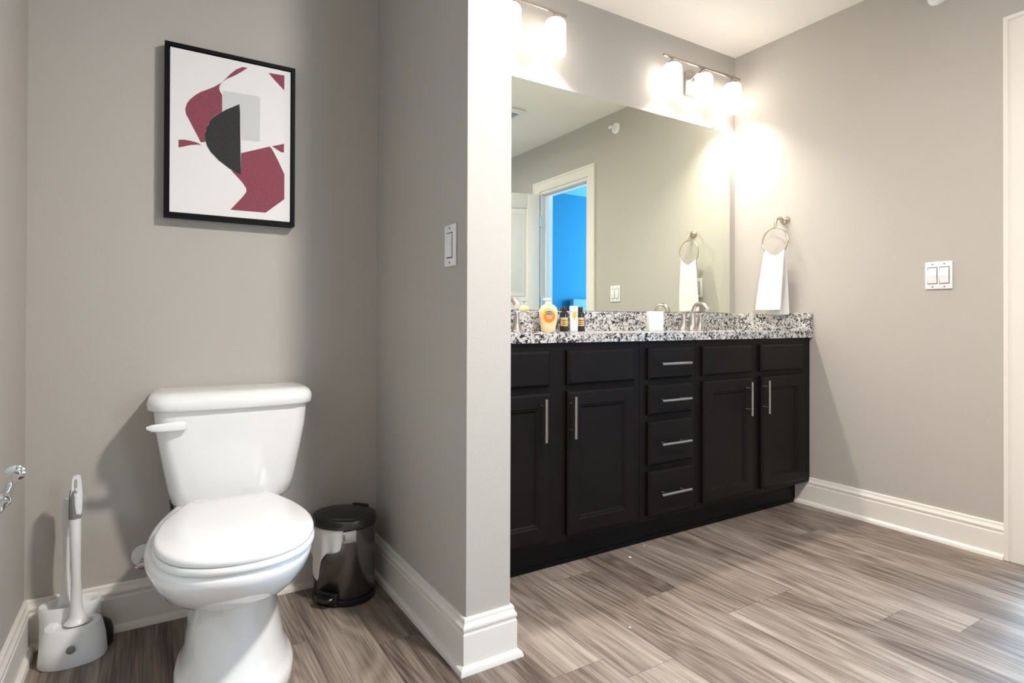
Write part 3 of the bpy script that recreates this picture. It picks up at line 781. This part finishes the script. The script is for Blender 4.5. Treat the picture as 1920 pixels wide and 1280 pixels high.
# tank
def trect(hw, yb, yf, z, r=.045, bow=.020, n=10):
    out = []
    for cx_, cy_, a0 in ((hw - r * .5, yb - r * .3, 0), (-hw + r * .5, yb - r * .3, PI / 2), (-hw + r, yf + r, PI), (hw - r, yf + r, 3 * PI / 2)):
        rr = r * .5 if a0 in (0, PI / 2) else r
        ry = r * .3 if a0 in (0, PI / 2) else r
        for i in range(n + 1):
            a = a0 + i / n * PI / 2; x = cx_ + rr * math.cos(a); y = cy_ + ry * math.sin(a)
            out.append(Vector((x, y, z)))
        if a0 == PI:
            for i in range(1, 12): out.append(Vector((-hw + r + (2 * hw - 2 * r) * i / 12, yf, z)))
    for p in out:
        if p.y < (yb + yf) / 2: p.y -= bow * (1 - min(1, abs(p.x) / hw) ** 2)
    return out
bm = bmesh.new()
loft(bm, [trect(.130, -.03, -.160, .3735), trect(.152, -.028, -.175, .376, .05), trect(.164, -.025, -.185, .389, .05), trect(.174, -.022, -.190, .43, .045), trect(.190, -.018, -.195, .52, .04), trect(.203, -.014, -.199, .60, .035), trect(.209, -.012, -.200, .665, .035)])
tank = finish('tank', bm, m_porc, to, angle=60)
bm = bmesh.new()
loft(bm, [trect(.205, -.012, -.200, .6655), trect(.2215, -.004, -.212, .666, .055), trect(.225, -.002, -.215, .670, .055), trect(.226, -.002, -.216, .688, .055), trect(.2235, -.003, -.212, .700, .055), trect(.217, -.008, -.203, .709, .052), trect(.206, -.016, -.190, .7145, .045), trect(.190, -.03, -.175, .7165, .04), trect(.10, -.07, -.13, .7175, .02)])
finish('tank_lid', bm, m_porc, to, angle=70)
bm = bmesh.new(); 
lathe(bm, [(.014, -.204), (.014, -.212), (.010, -.216)], (-.148, 0, .624), 20, 'y')
pp = [(-.128, -.222, .626), (-.150, -.224, .626), (-.185, -.226, .625), (-.210, -.224, .625), (-.224, -.220, .626)]
rings = []
for (x, y, z), (hh, dd) in zip(pp, ((.0125, .007), (.0135, .008), (.012, .007), (.010, .006), (.004, .003))):
    rings.append([Vector((x, y + dd * math.copysign(abs(math.sin(a)) ** .6, math.sin(a)), z + hh * math.copysign(abs(math.cos(a)) ** .6, math.cos(a)))) for a in [2 * PI * i / 16 for i in range(16)]])
loft(bm, rings); finish('flush_lever', bm, m_seatp, to, angle=60)

# water supply on the wall
sv = thing('supply_valve', 'chrome water supply valve with white escutcheon behind the toilet', 'valve', (-2.862, YT, .207))
bm = bmesh.new(); lathe(bm, [(.034, -.0005), (.034, -.004), (.030, -.009), (.016, -.013), (.010, -.013)], n=32, axis='y'); finish('escutcheon', bm, m_plastic, sv)
bm = bmesh.new(); tube(bm, [(0, -.012, 0), (0, -.04, -.001), (0, -.07, -.003)], .008, 14); lathe(bm, [(.012, -.05), (.013, -.075), (.010, -.08)], n=16, axis='y'); finish('valve_body', bm, m_chrome, sv)
bm = bmesh.new(); lathe(bm, [(.006, -.078), (.020, -.082), (.022, -.090), (.018, -.096), (.002, -.097)], n=20, axis='y', sy=.55); finish('valve_handle', bm, m_chrome, sv)
bm = bmesh.new(); tube(bm, spline([(0.014, -.050, .004), (.045, -.050, .020), (.06, -.06, .07), (.07, -.06, .12), (.068, -.07, .175)], 6), .005, 10); finish('supply_hose', bm, m_steel, sv)

# ------------------------------------------------------------ pedal bin
TB = (-2.288, -.192); TA = math.radians(-53)   # local -y = pedal direction
tc_ = thing('trash_can', 'slim brushed steel pedal bin in the corner by the partition', 'trash can', (*TB, 0), TA)
def oval(hx, hy, z, n=56, p=2.2): return [Vector((hx * math.copysign(abs(math.cos(a)) ** (2 / p), math.cos(a)), hy * math.copysign(abs(math.sin(a)) ** (2 / p), math.sin(a)), z)) for a in [2 * PI * i / n for i in range(n)]]
hx, hy = .102, .087
bm = bmesh.new(); loft(bm, [oval(hx - .002, hy - .002, .016), oval(hx, hy, .018), oval(hx, hy, .243), oval(hx - .003, hy - .003, .245), oval(hx - .004, hy - .004, .10)], True, False); finish('bin_body', bm, m_steel, tc_, angle=50)
bm = bmesh.new(); loft(bm, [oval(hx + .002, hy + .002, 0), oval(hx + .004, hy + .004, .003), oval(hx + .003, hy + .003, .019), oval(hx - .001, hy - .001, .021)]); finish('base_ring', bm, m_blackp, tc_, angle=50)
bm = bmesh.new(); loft(bm, [oval(hx + .001, hy + .001, .2455), oval(hx + .005, hy + .005, .247), oval(hx + .006, hy + .006, .252), oval(hx + .005, hy + .005, .268), oval(hx + .002, hy + .002, .274), oval(hx - .008, hy - .008, .2765), oval(hx - .012, hy - .012, .2762), oval(hx - .014, hy - .014, .2785), oval(.05, .04, .2835), oval(.004, .006, .2842)]); finish('bin_lid', bm, m_steeld, tc_, angle=35)
bm = bmesh.new(); box(bm, -.03, .03, hy - .004, hy + .012, .235, .280, .003); finish('lid_hinge', bm, m_blackp, tc_)
bm = bmesh.new(); loft(bm, [rrect(.040, .03, .012, 0), rrect(.041, .031, .012, .002), rrect(.041, .031, .012, .040), rrect(.038, .028, .012, .043)])
for v in bm.verts: v.co.y -= hy - .022
finish('pedal_housing', bm, m_blackp, tc_)
bm = bmesh.new(); r_ = []
for z, s_ in ((.026, 0), (.028, .002), (.034, .003), (.038, 0)):
    r_.append([Vector(((.031 + s_) * math.copysign(abs(math.cos(a)) ** .6, math.cos(a)), -hy - .012 + (.018 + s_) * math.sin(a) * (1 if math.sin(a) < 0 else .8), z - .12 * max(0, -math.sin(a)) * .05)) for a in [2 * PI * i / 28 for i in range(28)]])
loft(bm, r_); finish('pedal', bm, m_steeld, tc_)
# liner folded over the rim, hanging down in a ragged flap
def ov_pt(th, off):
    p = 2.2; c, s = math.cos(th), math.sin(th)
    x = hx * math.copysign(abs(c) ** (2 / p), c); y = hy * math.copysign(abs(s) ** (2 / p), s)
    n = Vector((c / hx, s / hy, 0)).normalized(); return Vector((x, y, 0)) + n * off
bm = bmesh.new(); rows = []
t0, t1 = math.radians(203), math.radians(300)
NU = 40
lens = [(0, .085), (.22, .115), (.36, .165), (.44, .178), (.52, .150), (.60, .10), (.68, .078), (.94, .066), (1, .02)]
def ln(s):
    for (a, b), (c_, d_) in zip(lens, lens[1:]):
        if a <= s <= c_: return b + (d_ - b) * (s - a) / (c_ - a)
for v in range(13):
    q = v / 12; row = []
    for u in range(NU + 1):
        s = u / NU; th = t0 + (t1 - t0) * s
        off = .0018 + q * (.003 + .003 * math.sin(s * 24) + .002 * math.sin(s * 9 + 1))
        p = ov_pt(th, max(off, .0014)); p.z = .2465 - q * ln(s) + .0; row.append(bm.verts.new(p))
    rows.append(row)
for a, b in zip(rows, rows[1:]):
    for i in range(NU): bm.faces.new((a[i], a[i + 1], b[i + 1], b[i]))
bag = finish('bin_liner', bm, m_bag, tc_, angle=80)
md = bag.modifiers.new('thickness', 'SOLIDIFY'); md.thickness = .0006
bm = bmesh.new(); rows = []
for z in (.242, .205):
    rows.append([ov_pt(math.radians(299 + 26 * i / 8), .004 + (.0015 if i > 6 else 0)) + Vector((0, 0, z + .004 * i / 8)) for i in range(9)])
loft(bm, rows, False, False, closed=False); tg = finish('paper_tag', bm, m_white, tc_, angle=60)
md = tg.modifiers.new('thickness', 'SOLIDIFY'); md.thickness = .0005
P_ = ov_pt(math.radians(302), .0056)
text('tag_text', 'KEEP', .009, (P_.x, P_.y, .224), (PI / 2, PI / 2, math.radians(25)), m_gap, tg)

# ------------------------------------------------------------ brush caddy with brush and plunger
cdx, cdy = -3.025, -.178
cad = thing('brush_caddy', 'white plastic caddy holding a toilet brush and plunger beside the toilet', 'caddy', (cdx, cdy, 0))
bm = bmesh.new()
def ov2(hx_, hy_, z, p=2.4, n=40, cx_=0, cy2=0): return [Vector((cx_ + hx_ * math.copysign(abs(math.cos(a)) ** (2 / p), math.cos(a)), cy2 + hy_ * math.copysign(abs(math.sin(a)) ** (2 / p), math.sin(a)), z)) for a in [2 * PI * i / n for i in range(n)]]
loft(bm, [ov2(.075, .058, 0), ov2(.078, .061, .004), ov2(.074, .056, .05), ov2(.066, .050, .088), ov2(.062, .047, .095), ov2(.048, .034, .095), ov2(.044, .030, .088)])
finish('front_cup', bm, m_plastic, cad, angle=50)
bm = bmesh.new()
loft(bm, [ov2(.070, .040, 0, cy2=.062, cx_=-.012), ov2(.070, .040, .10, cy2=.062, cx_=-.012), ov2(.072, .043, .128, cy2=.060, cx_=-.012), ov2(.070, .041, .133, cy2=.060, cx_=-.012), ov2(.058, .031, .130, cy2=.060, cx_=-.012), ov2(.052, .027, .118, cy2=.060, cx_=-.012)])
finish('rear_cup', bm, m_plastic, cad, angle=50)
bm = bmesh.new(); lathe(bm, [(.010, -.0605), (.010, -.064), (.007, -.0655)], (.0, 0, .05), 20, 'y'); finish('button', bm, m_greyp, cad)
tbx = thing('toilet_brush', 'white toilet brush with grey grip standing in the caddy', 'brush', (cdx + .008, cdy + .002, .0955))
bm = bmesh.new(); pts = [(0, 0, 0), (0, 0, .006), (0, 0, .018), (-.002, 0, .05), (-.003, 0, .12), (-.005, 0, .21), (-.006, 0, .285)]
tube(bm, pts, [.030, .024, .017, .0138, .0112, .0128, .0138], 20); finish('shaft', bm, m_plastic, tbx, angle=60)
bm = bmesh.new(); tube(bm, [(-.006, 0, .285), (-.0065, 0, .315), (-.007, 0, .345), (-.007, 0, .362)], [.0145, .0142, .0132, .010], 20); finish('grip', bm, m_greyp, tbx)
bm = bmesh.new(); 
tube(bm, [(-.001, -.005, .298), (-.0015, -.0055, .325), (-.002, -.005, .355)], [.0088, .0095, .009], 14)
oa = [(x, z + .016) for x, z in [(-.0165, .332), (-.0135, .350), (-.0125, .375), (-.010, .384), (.000, .386), (.006, .382), (.0085, .36), (.0105, .33), (.0095, .285), (.004, .272), (.000, .285), (-.002, .325)]]
ia = [(x, z + .016) for x, z in [(-.009, .356), (-.0085, .366), (-.0075, .374), (-.006, .377), (-.003, .3775), (-.0012, .376), (-.0008, .366), (-.001, .358), (-.002, .353), (-.004, .351), (-.006, .351), (-.008, .353)]]
for ya, yb_ in ((-.009, .009),):
    A = [Vector((x, ya, z)) for x, z in oa]; B = [Vector((x, yb_, z)) for x, z in oa]; Cc = [Vector((x, yb_, z)) for x, z in ia]; Dd = [Vector((x, ya, z)) for x, z in ia]
    loft(bm, [A, B, Cc, Dd, A], False, False)
bmesh.ops.remove_doubles(bm, verts=bm.verts, dist=1e-5)
finish('hanging_loop', bm, m_plastic, tbx)
pl = thing('plunger', 'white plunger handle standing behind the toilet brush', 'plunger', (cdx - .022, cdy + .060, .1))
bm = bmesh.new(); tube(bm, [(0, 0, -.07), (0, 0, -.06), (0, 0, .03), (0, 0, .045), (.001, 0, .07), (.001, 0, .13), (.0, 0, .20), (0, 0, .26), (0, 0, .31), (0, 0, .322)], [.02, .022, .021, .016, .0115, .0068, .0085, .0115, .0095, .007], 18); finish('handle', bm, m_plastic, pl, angle=60)
bm = bmesh.new(); box(bm, -.006, .008, -.011, -.004, .22, .318, .003); finish('hanging_clip', bm, m_plastic, pl)
bm = bmesh.new(); lathe(bm, [(.030, 0), (.034, .006), (.034, .04), (.028, .060), (.015, .073), (.001, .077)], (.056, .044, 0), 28); finish('rubber_cup', bm, m_blackp, cad)

# ------------------------------------------------------------ paper holder on the left wall
ph = thing('toilet_paper_holder', 'chrome toilet paper holder arm on the left wall at the frame edge', 'paper holder', (XL, -.70, .555))
A_, B_ = Vector((.047, .190, .035)), Vector((.047, .055, .004)); d_ = (B_ - A_).normalized()
bm = bmesh.new(); lathe(bm, [(.024, .0005), (.024, .004), (.019, .009), (.010, .011)], n=28, axis='x'); finish('flange', bm, m_chrome, ph)
bm = bmesh.new(); tube(bm, spline([(.008, 0, 0), (.035, 0, 0), (.046, .010, .001), B_, B_ - d_ * .01], 5), .0095, 16); finish('post', bm, m_chrome, ph)
bm = bmesh.new(); tube(bm, [A_ - d_ * .001, A_, A_ + d_ * .004, A_ + d_ * .008, A_ + d_ * .010, B_ - d_ * .022, B_ - d_ * .018, B_ - d_ * .004, B_], [.010, .018, .0185, .015, .0105, .0105, .0135, .0135, .011], 24)
finish('arm', bm, m_chrome, ph, angle=40)

# ------------------------------------------------------------ scraps on the floor
for i, (x, y, r, lb) in enumerate(((-1.253, -.475, .006, 'largest white paper scrap on the floor before the drawers'), (-1.119, -.415, .003, 'tiny white scrap on the floor close to the toe kick'), (-1.617, -.862, .004, 'small white scrap on the bright planks near the partition'))):
    bm = bmesh.new(); bmesh.ops.create_icosphere(bm, subdivisions=2, radius=r)
    rr = random.Random(i)
    for v in bm.verts: v.co = v.co * rr.uniform(.6, 1.1); v.co.z = v.co.z * .6 + r * .5
    o = finish('paper_scrap', bm, m_paper, None, smooth=False); o.location = (x, y, .0012)
    tag(o, lb, 'scrap', 'white scraps on the floor')
